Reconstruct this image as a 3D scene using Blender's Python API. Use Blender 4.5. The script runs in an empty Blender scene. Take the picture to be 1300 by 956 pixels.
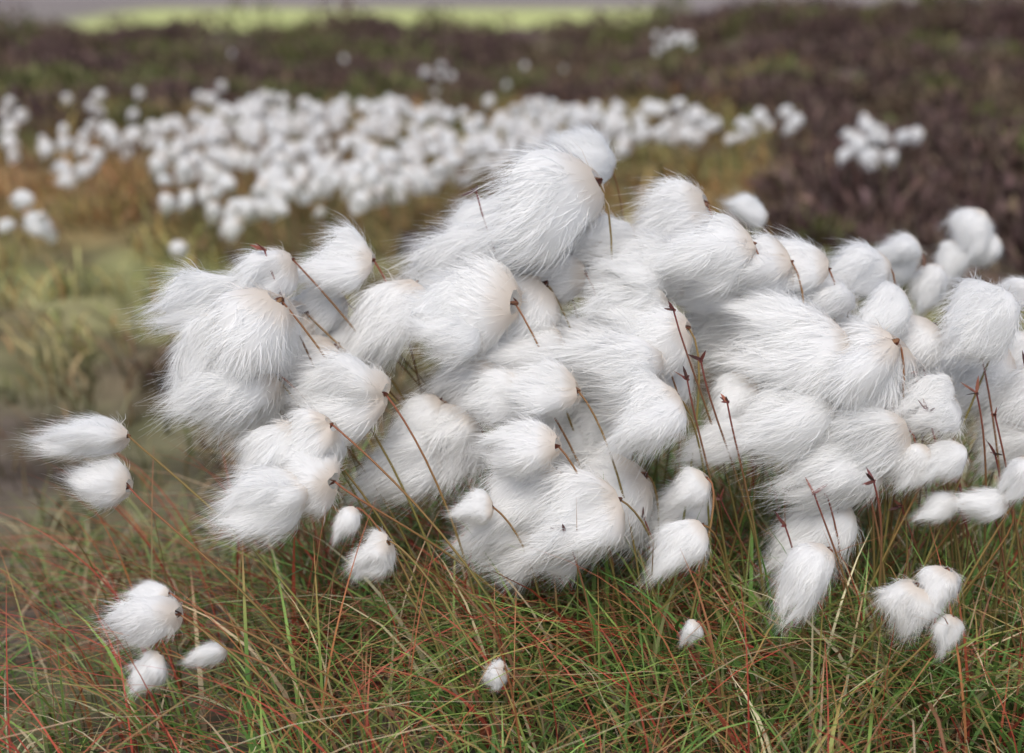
import bpy, math, random
import numpy as np
from mathutils import Vector, Matrix, noise
rng = np.random.default_rng(7)
random.seed(7)
scene = bpy.context.scene

# ------------------------------------------------------------------ helpers
def norm(a):
    return a / np.maximum(np.linalg.norm(a, axis=-1, keepdims=True), 1e-9)

class Geo:
    """accumulates ribbons / tubes into one mesh with a colour attribute"""
    def __init__(self):
        self.v, self.f, self.c, self.n = [], [], [], 0
    def ribbons(self, P, W, side, C):
        N, S, _ = P.shape
        if C.ndim == 2: C = np.repeat(C[:, None, :], S, 1)
        off = side[:, None, :] * W[:, :, None] * .5
        V = np.stack([P - off, P + off], 2).reshape(-1, 3)
        CC = np.repeat(C[:, :, None, :], 2, 2).reshape(-1, 3)
        base = (np.arange(N) * S * 2)[:, None] + (np.arange(S - 1) * 2)[None, :]
        F = np.stack([base, base + 1, base + 3, base + 2], -1).reshape(-1, 4) + self.n
        self.v.append(V); self.f.append(F); self.c.append(CC); self.n += len(V)
    def tubes(self, P, R, C, K=5):
        N, S, _ = P.shape
        if C.ndim == 2: C = np.repeat(C[:, None, :], S, 1)
        T = norm(np.gradient(P, axis=1))
        ref = np.zeros_like(T); ref[..., 1] = 1.0
        A = norm(np.cross(T, ref)); B = np.cross(T, A)
        ang = np.arange(K) * 2 * math.pi / K
        V = P[:, :, None, :] + R[:, :, None, None] * (A[:, :, None, :] * np.cos(ang)[None, None, :, None] + B[:, :, None, :] * np.sin(ang)[None, None, :, None])
        V = V.reshape(-1, 3)
        CC = np.repeat(C[:, :, None, :], K, 2).reshape(-1, 3)
        i = np.arange(N)[:, None, None] * S * K; s = np.arange(S - 1)[None, :, None] * K; k = np.arange(K)[None, None, :]
        a = i + s + k; b = i + s + (k + 1) % K
        F = np.stack([a, b, b + K, a + K], -1).reshape(-1, 4) + self.n
        self.v.append(V); self.f.append(F); self.c.append(CC); self.n += len(V)
    def raw(self, V, F, C):
        self.v.append(V); self.f.append(np.asarray(F) + self.n); self.c.append(C); self.n += len(V)
    def mesh(self, name, mat, smooth=True):
        V = np.concatenate(self.v).astype(np.float32); F = np.concatenate(self.f).astype(np.int32); C = np.concatenate(self.c)
        me = bpy.data.meshes.new(name)
        me.vertices.add(len(V)); me.vertices.foreach_set('co', V.ravel())
        me.loops.add(F.size); me.loops.foreach_set('vertex_index', F.ravel())
        me.polygons.add(len(F)); me.polygons.foreach_set('loop_start', np.arange(0, F.size, 4, dtype=np.int32))
        me.polygons.foreach_set('use_smooth', np.full(len(F), smooth))
        me.update(calc_edges=True)
        at = me.color_attributes.new('col', 'FLOAT_COLOR', 'POINT')
        at.data.foreach_set('color', np.concatenate([C, np.ones((len(C), 1))], 1).astype(np.float32).ravel())
        me.materials.append(mat)
        return me

def obj(name, data, parent=None):
    o = bpy.data.objects.new(name, data); scene.collection.objects.link(o)
    if parent: o.parent = parent
    return o

def plant_mat(name, transl=.3, rough=.6, spec=.2, nscale=0, namp=0, fluff=False):
    m = bpy.data.materials.new(name); m.use_nodes = True
    nt = m.node_tree; nt.nodes.clear()
    out = nt.nodes.new('ShaderNodeOutputMaterial')
    at = nt.nodes.new('ShaderNodeAttribute'); at.attribute_name = 'col'
    col = at.outputs['Color']
    if nscale:
        no = nt.nodes.new('ShaderNodeTexNoise'); no.inputs['Scale'].default_value = nscale; no.inputs['Detail'].default_value = 6
        g = nt.nodes.new('ShaderNodeNewGeometry'); nt.links.new(g.outputs['Position'], no.inputs['Vector'])
        mr = nt.nodes.new('ShaderNodeMapRange'); mr.inputs[1].default_value = .3; mr.inputs[2].default_value = .7
        mr.inputs[3].default_value = 1 - namp; mr.inputs[4].default_value = 1 + namp
        nt.links.new(no.outputs['Fac'], mr.inputs[0])
        vm = nt.nodes.new('ShaderNodeVectorMath'); vm.operation = 'SCALE'
        nt.links.new(col, vm.inputs[0]); nt.links.new(mr.outputs[0], vm.inputs['Scale']); col = vm.outputs[0]
    if fluff:
        b = nt.nodes.new('ShaderNodeBsdfDiffuse')
        nt.links.new(col, b.inputs['Color'])
    else:
        b = nt.nodes.new('ShaderNodeBsdfPrincipled'); b.inputs['Roughness'].default_value = rough
        b.inputs['Specular IOR Level'].default_value = spec
        nt.links.new(col, b.inputs['Base Color'])
    if transl > 0:
        t = nt.nodes.new('ShaderNodeBsdfTranslucent'); nt.links.new(col, t.inputs['Color'])
        mx = nt.nodes.new('ShaderNodeMixShader'); mx.inputs[0].default_value = transl
        nt.links.new(b.outputs[0], mx.inputs[1]); nt.links.new(t.outputs[0], mx.inputs[2])
        nt.links.new(mx.outputs[0], out.inputs[0])
    else:
        nt.links.new(b.outputs[0], out.inputs[0])
    return m

M_fluff = plant_mat('cotton_fluff', .5, fluff=True)
M_grass = plant_mat('sedge_blades', 0, .5, .25)
M_stem = plant_mat('stem', .0, .5, .3)
M_heath = plant_mat('heather_leaves', 0, .8, .1, fluff=True)
M_ground = plant_mat('peat_and_moss', 0, .95, .1, nscale=9, namp=.5, fluff=True)

def fbm(x, y, s, o=3):
    v = 0; a = 1
    for i in range(o):
        v += a * noise.noise(Vector((x * s, y * s, 3.3 * i))); s *= 2.1; a *= .5
    return v

# ------------------------------------------------------------------ terrain
def sst(a, b, x):
    t = min(1, max(0, (x - a) / (b - a))); return t * t * (3 - 2 * t)

def height(x, y):
    near = 1 - sst(12, 30, y)
    z = near * (.025 * fbm(x, y, 1.8) )
    z += .018 * sst(1.4, 1.8, y) * near * fbm(x, y + 9, 5.5, 2)
    z += .05 * math.exp(-((x - .12) ** 2 / .18 + (y - 1.2) ** 2 / .1))
    z -= .05 * math.exp(-((x + .7) ** 2 / .2 + (y - 1.9) ** 2 / .2))
    z += sst(3.5, 7, y) * near * .10 * fbm(x + 5, y, .7)
    ridge = math.exp(-((y - 9.8) / 2.2) ** 2)
    u = x / max(y, 1)
    z += ridge * (-.22 + .40 * sst(.07, .2, u) + .17 * sst(-.24, -.34, u))
    z -= 2.2 * sst(12, 32, y)
    if y > 78:
        z += (y - 78) * .24 * sst(78, 130, y) + 3 * fbm(x, y, .012) * sst(80, 200, y)
    return z

def zone(x, y):
    """ground colour by place"""
    u = x / max(y, .6)
    n = fbm(x, y, 1.1); n2 = fbm(x + 31, y - 7, .55); n3 = fbm(x, y, 2.7)
    peat = Vector((.125, .10, .08)).lerp(Vector((.13, .13, .065)), min(1, max(0, .2 + fbm(x, y, 3)))); moss = Vector((.15, .15, .06)); rust = Vector((.22, .14, .07))
    purple = Vector((.11, .08, .073)); straw = Vector((.32, .285, .155)); green = Vector((.145, .16, .06))
    c = peat.copy()
    c = c.lerp(straw.lerp(green, .5 + .5 * n), sst(2.1, 2.5, y + .25 * n) * (1 - sst(3.0, 3.5, y)))
    c = c.lerp(rust.lerp(moss, min(1, max(0, .5 + .8 * n2))), sst(3.0, 3.5, y + .2 * n))
    if y < 5.5: c = c.lerp(Vector((.12, .09, .065)), .75 * sst(.05, .4, n3) * sst(1.9, 2.3, y))
    c = c.lerp(purple.lerp(moss, min(1, max(0, .2 + .9 * n2))), sst(5.6, 6.8, y + .5 * n))
    if y < 9:
        c = c.lerp(purple.lerp(moss, max(0, n) * .4), sst(.17, .24, u + .03 * n) * sst(2.4, 3, y))
    if y > 20:
        c = Vector((.27, .225, .23)).lerp(Vector((.22, .20, .18)), min(1, max(0, .5 + fbm(x, y, .03))))
        f = sst(34, 37, y) * (1 - sst(76, 80, y)) * sst(-21, -17, x + .03 * (y - 60)) * (1 - sst(7, 9, x))
        c = c.lerp(Vector((.44, .47, .20)), f)
    return c

nx, ny = 330, 420
sx = np.sinh(np.linspace(-1, 1, nx) * 7.2) / math.sinh(7.2) * 700
sy = 2.5 + np.where(np.linspace(-.72, 1, ny) < 0, .35, 1) * np.sinh(np.linspace(-.72, 1, ny) * 6.6) / math.sinh(6.6) * 650
V = np.zeros((ny, nx, 3)); C = np.zeros((ny, nx, 3))
for j, y in enumerate(sy):
    for i, x in enumerate(sx):
        V[j, i] = (x, y, height(x, y)); C[j, i] = zone(x, y)
jj, ii = np.meshgrid(np.arange(ny - 1), np.arange(nx - 1), indexing='ij')
a = (jj * nx + ii).ravel()
g = Geo(); g.raw(V.reshape(-1, 3), np.stack([a, a + 1, a + nx + 1, a + nx], 1), C.reshape(-1, 3))
obj('moorland_ground', g.mesh('moorland_ground', M_ground))

hz = lambda X, Y: np.array([height(x, y) for x, y in zip(X, Y)])

# ------------------------------------------------------------------ grass generator
def blades(geo, X, Y, H, lean, wind, width, COL, S=6, tipcol=None, z0=None):
    N = len(X)
    Z = hz(X, Y) - .005 if z0 is None else z0
    th = rng.uniform(0, 2 * math.pi, N)
    dx = np.cos(th) * lean + wind; dy = np.sin(th) * lean
    t = np.linspace(0, 1, S)[None, :]
    bend = rng.uniform(1.4, 2.6, N)[:, None]
    P = np.zeros((N, S, 3))
    lat = H[:, None] * t ** bend
    P[..., 0] = X[:, None] + dx[:, None] * lat
    P[..., 1] = Y[:, None] + dy[:, None] * lat
    L2 = np.sqrt(dx ** 2 + dy ** 2)[:, None]
    P[..., 2] = Z[:, None] + H[:, None] * (t - .40 * np.minimum(L2, 1.6) * t ** 3)
    W = width[:, None] * (1 - t ** 2.2) + 1e-4
    a = rng.uniform(0, math.pi, N)
    side = np.stack([np.cos(a), np.sin(a) * .6, np.zeros(N)], 1)
    CC = np.repeat(COL[:, None, :], S, 1) * (.42 + .58 * np.minimum(1, t * 1.6))[..., None]  # shade of the gaps between blades painted in: colour darkens towards the root
    if tipcol is not None:
        k = np.clip((t - .5) / .5, 0, 1)[..., None] * tipcol[1][:, None, None]
        CC = CC * (1 - k) + tipcol[0][None, None, :] * k
    geo.ribbons(P, W, side, CC)

def pick(N, cols, w):
    idx = rng.choice(len(cols), N, p=np.array(w) / sum(w))
    c = np.array(cols)[idx]
    return c * rng.uniform(.7, 1.3, (N, 1)) * rng.uniform(.92, 1.08, (N, 3))

GREEN, LIME, OLIVE, STRAW, RED, BROWN = (.11, .21, .045), (.23, .34, .08), (.17, .19, .07), (.55, .47, .28), (.40, .075, .045), (.28, .13, .07)

# foreground tussock foliage
tussock = obj('cotton_grass_tussock', None)
g = Geo()
N = 9000
X = rng.normal(.2, .33, N); Y = rng.normal(1.14, .17, N)
cl = np.stack([rng.normal(.2, .33, 200), rng.normal(1.14, .18, 200)], 1); ci = rng.integers(0, 200, N)
m = rng.random(N) < .7
X = np.where(m, cl[ci, 0] + rng.normal(0, .02, N), X); Y = np.where(m, cl[ci, 1] + rng.normal(0, .02, N), Y)
k = (Y > .80) & (Y < 1.6) & (X > -.62) & (X < .8)
k &= (X > -.12 + rng.normal(0, .09, N)) | (rng.random(N) < .22)
X, Y = X[k], Y[k]; N = len(X)
H = rng.uniform(.09, .24, N) * np.where(Y < .95, .62, 1) * np.where(X < -.2, .7, 1)
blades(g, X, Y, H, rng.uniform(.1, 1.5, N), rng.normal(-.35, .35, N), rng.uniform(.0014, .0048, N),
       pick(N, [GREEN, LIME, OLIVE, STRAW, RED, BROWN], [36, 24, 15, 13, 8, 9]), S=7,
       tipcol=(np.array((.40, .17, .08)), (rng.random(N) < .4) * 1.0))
N = 4500
X = rng.uniform(-.6, .8, N); Y = rng.uniform(.8, 1.6, N)
blades(g, X, Y, rng.uniform(.03, .10, N), rng.uniform(.5, 2.4, N), rng.normal(-.2, .5, N), rng.uniform(.0012, .0034, N),
       pick(N, [GREEN, STRAW, BROWN, OLIVE, LIME], [3, 3, 4, 3, 2]), S=5)
N = 620
X = np.concatenate([rng.normal(.12, .28, 400), rng.uniform(-.38, -.05, 220)]); Y = rng.uniform(.88, 1.3, N)
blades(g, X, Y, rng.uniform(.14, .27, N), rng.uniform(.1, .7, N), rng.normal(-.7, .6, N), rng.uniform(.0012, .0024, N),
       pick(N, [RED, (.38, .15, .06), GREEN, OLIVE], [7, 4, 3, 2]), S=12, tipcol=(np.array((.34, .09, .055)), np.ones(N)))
obj('tussock_leaves', g.mesh('tussock_leaves', M_grass), tussock)

# ------------------------------------------------------------------ flower-head prototypes (unit length along +X)
CB = np.array((.80, .71, .61)); CW = np.array((.965, .965, .955))
def head_proto(seed, nf, wid, S=4, nu=16, nv=14, lobes=.2, hl=(.10, .27), wisps=0):
    r = np.random.default_rng(seed)
    g = Geo()
    ph = r.uniform(0, 6.28, 6); am = r.uniform(.4, 1, 6) * lobes
    sag = r.uniform(-.18, .12); sway = r.uniform(-.16, .16)
    def surf(u, v):
        prof = np.sin(np.clip(.04 + .93 * u ** .9, 0, 1) * math.pi) ** .62
        lob = 1 + am[0] * np.cos(2 * v + ph[0] + 2 * u) + am[1] * np.cos(3 * v + ph[1] - 3 * u) + am[2] * .8 * np.cos(v + ph[2] + 5 * u) + am[3] * .4 * np.cos(5 * v + ph[3] + 6 * u)
        ln = .82 * (1 + .8 * am[4] * np.cos(2 * v + ph[4]))
        R = .32 * prof * lob
        return np.stack([u * ln, R * np.cos(v) + sway * u ** 2, R * np.sin(v) + sag * u ** 2], -1)
    u, v = np.meshgrid(np.linspace(0, 1, nu), np.arange(nv) * 2 * math.pi / nv, indexing='ij')
    PP = surf(u, v)
    F = [[a * nv + b, a * nv + (b + 1) % nv, (a + 1) * nv + (b + 1) % nv, (a + 1) * nv + b] for a in range(nu - 1) for b in range(nv)]
    kk = np.clip(u / .2, 0, 1)[..., None]
    g.raw(PP.reshape(-1, 3), F, (CB * (1 - kk) + CW * kk).reshape(-1, 3))
    # fleece: hairs lying back along the wind and lifting off the felted body
    def fleece(nf, wid, hl, flyp, xpull, umin=0):
        uu = umin + (.98 - umin) * r.random(nf) ** .85; vv = r.uniform(0, 2 * math.pi, nf)
        P0 = surf(uu, vv); e = .01
        tu = norm(surf(uu + e, vv) - P0); tv = norm(surf(uu, vv + e) - P0)
        nn = norm(np.cross(tu, tv)); out = P0.copy(); out[:, 0] = 0
        nn *= np.sign(np.sum(nn * out, 1, keepdims=True) + 1e-9)
        cell = np.floor(uu * 7) * 11 + np.floor(vv * 11 / 6.283)
        lk = np.random.default_rng(seed + 1).normal(0, 1, (120, 3))[cell.astype(int) % 120]
        fly = (r.random((nf, 1)) < flyp) * r.uniform(.1, .7, (nf, 1))
        D = norm(tu * .8 + np.array((xpull, 0, -.05)) + nn * (r.uniform(.12, .65, (nf, 1)) + fly) + lk * .20 + r.normal(0, .24, (nf, 3)))
        L = r.uniform(hl[0], hl[1], nf)
        s = np.linspace(0, 1, S)
        P = (P0 - nn * .012)[:, None, :] + D[:, None, :] * (L[:, None] * s)[..., None]
        P += (np.array((.12, 0, -.03)) - nn * .10)[:, None, :] * (s ** 2)[None, :, None] * L[:, None, None] * 2
        W = wid * (1.2 - 1.05 * s ** 1.5)[None, :] * r.uniform(.6, 1.3, (nf, 1))
        k = np.clip((uu[:, None] + s * .15) / .2, 0, 1)[..., None]
        CC = (CB * (1 - k) + CW * k) * r.uniform(.98, 1.02, (nf, 1, 1))
        g.ribbons(P, W, norm(np.cross(D, nn) + r.normal(0, .35, (nf, 3))), CC)
    fleece(nf, wid, hl, .25, .25)
    if wisps: fleece(wisps, wid * .6, (.25, .52), .35, .6, .25)
    nb = 8                 # brown papery bracts clasping the base
    an = r.uniform(0, 2 * math.pi, nb); sp = r.uniform(.1, .7, nb)
    Db = np.stack([np.cos(sp), np.sin(sp) * np.cos(an), np.sin(sp) * np.sin(an)], 1)
    tt = np.linspace(0, 1, 4)
    Pb = Db[:, None, :] * (tt * r.uniform(.07, .15, (nb, 1)))[..., None]; Pb[..., 0] -= .03
    Wb = .03 * np.sin((.2 + .78 * tt) * math.pi)[None] * np.ones((nb, 1))
    g.ribbons(Pb, Wb, norm(np.cross(Db, r.normal(0, 1, (nb, 3)))), pick(nb, [(.20, .08, .055), (.32, .17, .11), (.11, .06, .05)], [1, 1, 1]))
    return np.concatenate(g.v), np.concatenate(g.f), np.concatenate(g.c)

protos = [head_proto(50 + i, 2700, .0054, S=3, lobes=(.22, .36)[i % 2], hl=((.10, .27), (.12, .34))[i % 2], wisps=(500, 850)[i % 2]) for i in range(16)]
small = [head_proto(80 + i, 200, .020, S=3, nu=8, nv=8, lobes=.30) for i in range(6)]

def orient(base, d, L, roll, squash=1.0):
    d = d.normalized(); up = Vector((0, 0, 1))
    y = up.cross(d).normalized(); z = d.cross(y)
    R = Matrix((d, y, z)).transposed().to_4x4()
    return Matrix.Translation(base) @ R @ Matrix.Rotation(roll, 4, 'X') @ Matrix.Diagonal((L, L * squash, L * squash, 1))

def put(geo, proto, M):
    co, fl, cc = proto; M = np.array(M)
    geo.raw(co @ M[:3, :3].T + M[:3, 3], fl, cc)

# flower heads of the tussock: x, y, z, length (mm, world)
TAB = """-245,1136,374,71;-206,1139,396,74;-146,1177,401,73;-250,1102,346,69;-207,1098,354,81;-223,1100,307,82;-184,1160,302,87;-252,1149,306,79;-172,1182,352,80;-131,1082,313,75;-102,1154,352,72;-188,1053,273,68;-159,1049,284,55;-185,1008,251,68;-158,1030,258,54;-91,1111,242,81;-78,1124,272,72;-55,1112,262,65;-39,1153,311,83;-51,1120,361,70;-32,1143,372,71;0,1168,355,80;-6,1211,394,88;-41,1221,388,68;-20,1244,415,76;26,1179,448,85;47,1214,418,61;62,1262,472,62;6,1138,336,71;25,1077,314,68;-6,1102,299,70;6,1036,282,79;36,1125,257,59;-6,1058,193,72;6,1050,231,68;48,1018,234,72;80,1086,217,64;43,1029,206,55;68,1120,259,52;89,1220,388,75;81,1202,416,54;112,1172,392,66;136,1223,430,61;98,1149,360,72;117,1108,351,69;82,1104,326,70;126,1145,300,79;104,1054,308,55;161,1142,408,64;251,1500,384,50;167,1177,367,67;203,1156,392,65;180,1108,297,64;164,1079,274,56;141,1038,249,36;142,1090,208,55;124,991,222,47;232,1174,395,59;214,1121,361,76;260,1173,361,80;229,1105,332,89;214,1081,293,81;268,1125,285,85;277,1064,279,87;258,1065,245,75;248,1067,197,70;215,964,209,52;280,1079,333,68;302,1128,365,70;300,1207,384,61;372,1350,369,45;401,1350,341,45;329,1144,328,72;331,1074,302,62;315,1051,264,49;336,1040,274,48;334,1041,234,43;373,1110,370,82;432,1189,371,40;389,1163,308,80;427,1178,318,74;423,1128,291,72;409,1128,257,59;384,1013,268,47;365,1024,241,42;520,1600,346,53;503,1600,312,49;540,1600,325,40;-326,1030,294,75;-314,1030,257,48;-274,960,176,64;-270,970,192,41;-269,950,139,35;-224,950,152,26;-105,1000,212,36;-125,1000,236,26;-29,1020,240,33;134,960,166,18;291,960,186,40;313,960,202,34;319,950,171,29;-11,950,136,18;461,1179,318,74;448,1109,263,65"""
TAB += ";-160,1190,320,78;-200,1180,335,80;60,1190,300,74;110,1190,330,76;190,1190,335,74;230,1190,310,80;300,1190,320,78;30,1190,385,80"
ROWS = TAB.split(';')
stems = Geo(); heads = Geo()
roots, tips = [], []
for i, e in enumerate(ROWS):
    x, y, z, L = [float(q) / 1000 for q in e.split(',')]
    c = Vector((x, y, z))
    el = random.uniform(-1.0, -.1) if z < .36 else random.uniform(-.5, .2)
    if i in (88, 89): el = -.05
    if i in (98, 99, 100, 97): el = -1.2
    if i == 90: el = -.25
    az = random.uniform(-.6, .6)
    if i == 88: az = 0
    d = Vector((-math.cos(el) * math.cos(az), math.cos(el) * math.sin(az), math.sin(el)))
    Ls = L * (random.uniform(.85, 1.35) if L > .055 else random.uniform(.9, 1.15))
    if x > .30 and y < 1.3 and i < 88: Ls = min(Ls, L) * random.uniform(.75, 1.05)
    sq = random.uniform(.78, 1.3)
    if i == 88: sq = .62; Ls = .070
    if i == 89: sq = .95; Ls = .052
    if i == 90: sq = .85; Ls = .068
    if i == 91: sq = .6
    b = c - d * Ls * .46
    put(heads, protos[random.randrange(16)], orient(b, d, Ls, random.uniform(0, 6.28), sq))
    rx = b.x + (.15 - b.x) * .3 + random.uniform(-.03, .05) if x > -.15 else b.x + random.uniform(.10, .2)
    roots.append((rx, b.y + random.uniform(-.05, .06))); tips.append((b, d))
obj('cotton_flower_heads', heads.mesh('cotton_flower_heads', M_fluff), tussock)

def stem_curves(roots, tips, S=14):
    P = np.zeros((len(roots), S, 3))
    for i, ((rx, ry), (b, d)) in enumerate(zip(roots, tips)):
        p0 = Vector((rx, ry, height(rx, ry) - .01)); hh = b.z - p0.z
        p1 = p0 + Vector((random.uniform(-.01, .01), 0, hh * .5)); p2 = b - d * min(.03, hh * .15) - Vector((0, 0, hh * .12))
        for s in range(S):
            t = s / (S - 1)
            P[i, s] = p0 * (1 - t) ** 3 + p1 * 3 * t * (1 - t) ** 2 + p2 * 3 * t * t * (1 - t) + b * t ** 3
    return P
P = stem_curves(roots, tips)
n, S = P.shape[:2]; t = np.linspace(0, 1, S)[None, :, None]
c0 = np.array((.17, .22, .055)); c1 = np.array((.28, .07, .045)); mixr = rng.uniform(.5, 1, (n, 1, 1))
CC = c0 * (1 - t * mixr) + c1 * t * mixr
stems.tubes(P, np.repeat(np.linspace(.0012, .0008, S)[None], n, 0), CC)
# spent stalks that have lost their cotton: dark red stems with a few bracts at the tip
sp, tp = [], []
for _ in range(30):
    x = rng.uniform(.28, .46); y = rng.uniform(1.04, 1.14)
    sp.append((x, y)); tp.append((Vector((x - rng.uniform(.01, .06), y + rng.uniform(-.03, .02), rng.uniform(.22, .34))), Vector((-.5, 0, .6)).normalized()))
for _ in range(7):
    x = rng.uniform(.0, .3); y = rng.uniform(1.0, 1.1)
    sp.append((x, y)); tp.append((Vector((x - rng.uniform(.01, .06), y + rng.uniform(-.03, .02), rng.uniform(.18, .30))), Vector((-.5, 0, .6)).normalized()))
sp += [(.06, 1.2), (-.1, 1.15), (.2, 1.1), (.22, 1.08), (.19, 1.07), (.21, 1.06)]
tp += [(Vector((-.03, 1.18, .46)), Vector((-.5, 0, .8))), (Vector((-.2, 1.13, .42)), Vector((-.5, 0, .8))), (Vector((.125, 1.07, .385)), Vector((-.6, 0, .8))), (Vector((.145, 1.05, .35)), Vector((-.4, 0, .8))), (Vector((.135, 1.05, .335)), Vector((-.4, 0, .8))), (Vector((.165, 1.04, .32)), Vector((-.4, 0, .8)))]
n = len(sp)
P = stem_curves(sp, tp)
CC = c0 * (1 - t) + np.array((.20, .045, .04)) * t + np.zeros((n, 1, 1))
stems.tubes(P, np.repeat(np.linspace(.0013, .0007, S)[None], n, 0), CC)
B = np.repeat(np.array([q[0] for q in tp]), 5, 0); nb = len(B)
D = norm(np.array((-.45, 0, .5)) + rng.normal(0, .45, (nb, 3))); tt = np.linspace(0, 1, 4)
stems.ribbons(B[:, None, :] - D[:, None] * .002 + D[:, None, :] * (tt * rng.uniform(.006, .018, (nb, 1)))[..., None],
              .0028 * np.sin((.15 + .83 * tt) * math.pi)[None] * np.ones((nb, 1)), norm(np.cross(D, rng.normal(0, 1, (nb, 3)))),
              pick(nb, [(.14, .045, .04), (.24, .09, .06), (.07, .035, .035)], [2, 1, 1]))
obj('flower_stems', stems.mesh('flower_stems', M_stem), tussock)

# ------------------------------------------------------------------ mid-distance moor grass (one mass)
g = Geo()
def wedge(N, y0, y1, pad=.6, power=1.0):
    Y = y0 + (y1 - y0) * rng.random(N) ** power
    X = rng.uniform(-1, 1, N) * (.40 * Y + pad)
    return X, Y
X, Y = wedge(50000, 1.25, 7.5, power=1.2)
dens = np.array([fbm(x, y, 3.6, 2) for x, y in zip(X, Y)])
keep = (rng.random(len(X)) < .5 + 1.3 * dens) & ~((Y < 2.0) & (X < .1) & (rng.random(len(X)) < .6))
keep &= ~((X > .22 * Y) & (Y > 2.6) & (rng.random(len(X)) < .75))
X, Y = X[keep], Y[keep]; N = len(X)
zc = np.array([tuple(zone(x, y)) for x, y in zip(X, Y)])
tint = pick(N, [(1.0, 1.15, .6), (1.9, 1.7, 1.25), (1.5, .95, .65), (.7, .75, .5), (2.3, 2.1, 1.6)], [4, 3, 3, 3, 1.5])
lows = np.where(Y < 2.2, .85, 1.0)[:, None]
COL = np.clip(zc * tint * 1.2 * lows + .012, 0, .6)
H = rng.uniform(.03, .10, N) * (1 + .08 * Y)
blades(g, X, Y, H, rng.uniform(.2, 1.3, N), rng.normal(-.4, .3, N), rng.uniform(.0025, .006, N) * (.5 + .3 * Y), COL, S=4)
obj('moor_grass', g.mesh('moor_grass', M_grass))

# ------------------------------------------------------------------ background cotton-grass drifts (one mass, joined mesh)
pts = []
def drift(n, y0, y1, ua, ub, h=(.12, .20), size=(.032, .056), falloff=None):
    k = 0
    while k < n:
        y = random.uniform(y0, y1); u = random.uniform(ua, ub)
        if falloff and random.random() > falloff(u, y): continue
        pts.append((u * y, y, random.uniform(*h), random.uniform(*size))); k += 1
def band(u, y):
    front = 2.85 + 1.0 * sst(-.14, .12, u) + .25 * sst(.12, .2, u)
    back = 4.8 - .5 * sst(.0, .2, u) - .3 * sst(-.12, -.25, u)
    return (1.0 if front < y < back else .0) * (.4 + .6 * (noise.noise(Vector((u * y * 2.2, y * 2.2, 9))) > -.1))
drift(500, 2.8, 5.0, -.25, .205, falloff=band)
drift(26, 3.3, 4.2, -.35, -.25)
drift(20, 3.5, 4.1, .23, .29)
drift(9, 6.2, 6.8, .09, .13, h=(.2, .28)); drift(6, 6.4, 7.2, -.09, .0); drift(6, 4.6, 5.4, -.38, -.2)
drift(5, 4.1, 4.4, -.37, -.34); drift(5, 2.65, 2.75, -.36, -.33); drift(1, 2.6, 2.7, -.25, -.23)
drift(5, 4.6, 5.6, -.32, -.2); drift(6, 7, 9, -.2, .1)
g = Geo(); gs = Geo(); rts, tps = [], []
for (x, y, h, s) in pts:
    el = random.uniform(-1.2, -.3); az = random.uniform(-.6, .6)
    d = Vector((-math.cos(el) * math.cos(az), math.cos(el) * math.sin(az), math.sin(el)))
    b = Vector((x, y, height(x, y) + h)) - d * s * .5
    put(g, small[random.randrange(6)], orient(b, d, s, random.uniform(0, 6.28), random.uniform(.9, 1.3)))
    rts.append((b.x + random.uniform(0, .05), y)); tps.append((b, d))
drifts = obj('distant_cotton_grass', None)
obj('cotton_heads', g.mesh('cotton_heads', M_fluff), drifts)
P = stem_curves(rts, tps, 6)
gs.tubes(P, np.full(P.shape[:2], .0011), pick(len(P), [(.16, .16, .07), (.22, .12, .07)], [1, 1]), K=4)
obj('cotton_stems', gs.mesh('cotton_stems', M_stem), drifts)

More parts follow.
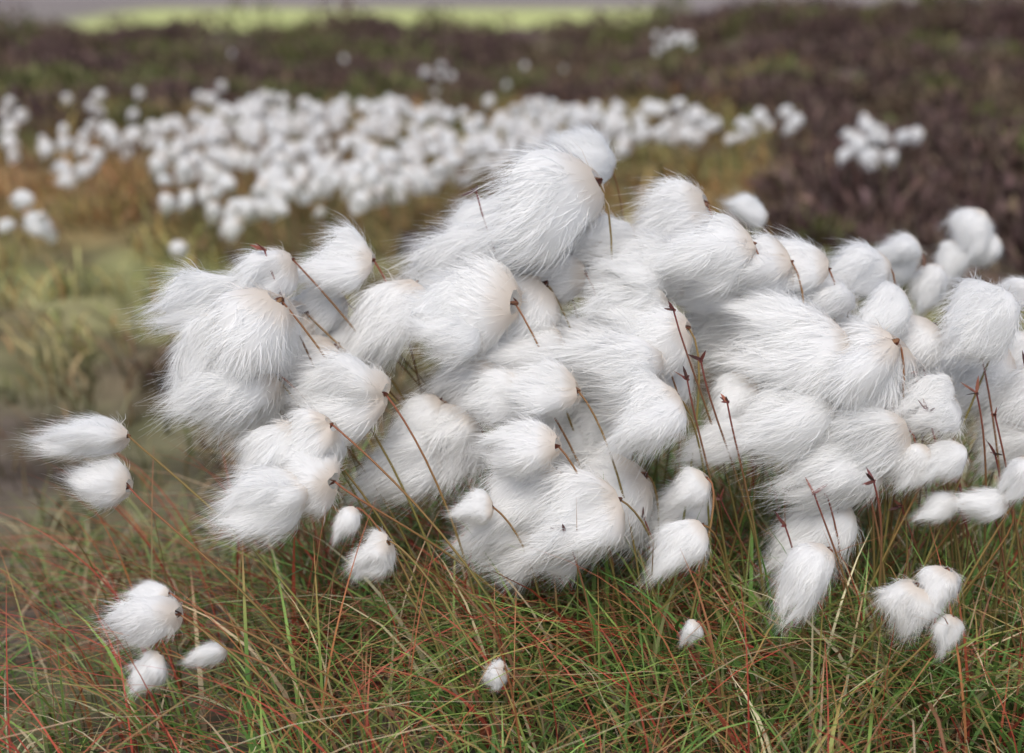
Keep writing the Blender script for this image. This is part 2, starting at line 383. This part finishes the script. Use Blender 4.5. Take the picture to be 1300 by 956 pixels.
# ------------------------------------------------------------------ heather (one mass)
g = Geo()
bush = []
for _ in range(2700):
    y = random.uniform(2.0, 12.5); x = random.uniform(-1, 1) * (.42 * y + .5); u = x / y
    p = .07 if (u < .15 and fbm(x, y, 2.7) > .1) else 0
    if y > 6.0: p = .65
    if y > 8.3: p = 1
    if u > .19 and y > 3.0: p = max(p, .55)
    if u > .22 and 2.7 < y < 3.0: p = .25
    if u < -.2 and 4.8 < y < 6: p = .25
    if y > 5 and fbm(x, y, .9, 2) < -.15: p *= .3
    if random.random() < p: bush.append((x, y))
for (x, y) in bush:
    R = random.uniform(.10, .24) * (.6 + .05 * y); Hh = R * random.uniform(.5, .95)
    if y < 5 and x / y < .15: R *= .6; Hh *= .45
    if y > 9 and random.random() < .06: R *= 1.2; Hh *= 2.4
    n = 180
    kind = noise.noise(Vector((x * .8, y * .8, 4))) + random.uniform(-.25, .25)
    base = (.12, .08, .071) if kind > -.03 else ((.15, .11, .075) if kind > -.2 else (.15, .155, .065))
    a = rng.uniform(0, 2 * math.pi, n); q = rng.random(n) ** .6
    px = x + np.cos(a) * q * R; py = y + np.sin(a) * q * R
    lump = .75 + .25 * np.sin(a * 3 + x * 9) 
    top = height(x, y) + Hh * np.sqrt(np.maximum(0, 1 - q ** 2)) * lump
    L = rng.uniform(.03, .07, n)
    P0 = np.stack([px, py, top - L * .7], 1)
    D = norm(np.stack([np.cos(a) * q * .7 - .15, np.sin(a) * q * .7, np.ones(n)], 1) + rng.normal(0, .3, (n, 3)))
    P = P0[:, None, :] + D[:, None, :] * (L[:, None] * np.array([0, .6, 1.]))[..., None]
    W = rng.uniform(.010, .024, (n, 1)) * np.array([1, .9, .15])
    col = pick(n, [base, tuple(1.5 * b for b in base), tuple(.55 * b for b in base), (.20, .15, .11)], [5, 2, 3, 1])
    g.ribbons(P, W, norm(rng.normal(0, 1, (n, 3))), col)
obj('heather', g.mesh('heather', M_heath))

# ------------------------------------------------------------------ sky and light
w = bpy.data.worlds.new("World"); scene.world = w; w.use_nodes = True
nt = w.node_tree; bg = nt.nodes['Background']
sky = nt.nodes.new('ShaderNodeTexSky'); sky.sky_type = 'NISHITA'; sky.sun_disc = False
EL, AZ = math.radians(55), math.radians(195)
sky.sun_elevation = EL; sky.sun_rotation = AZ; sky.dust_density = 3.0; sky.air_density = .8
nt.links.new(sky.outputs[0], bg.inputs['Color']); bg.inputs['Strength'].default_value = .15
sl = bpy.data.lights.new('sun', 'SUN'); sl.energy = 2.2; sl.angle = math.radians(45); sl.color = (1, .98, .95)
so = obj('sun', sl)
sd = Vector((math.cos(EL) * math.sin(AZ), math.cos(EL) * math.cos(AZ), math.sin(EL)))
so.rotation_euler = sd.to_track_quat('Z', 'Y').to_euler()

# ------------------------------------------------------------------ camera
cam = bpy.data.cameras.new('camera'); co = obj('camera', cam)
cam.lens = 50; cam.sensor_width = 36; cam.clip_end = 3000; cam.clip_start = .02
co.location = (0, 0, .65); co.rotation_euler = (math.radians(90 - 16.6), 0, 0)
cam.dof.use_dof = True; cam.dof.focus_distance = 1.09; cam.dof.aperture_fstop = 3.8
scene.camera = co
scene.view_settings.view_transform = 'Standard'; scene.view_settings.look = 'None'; scene.view_settings.exposure = 0
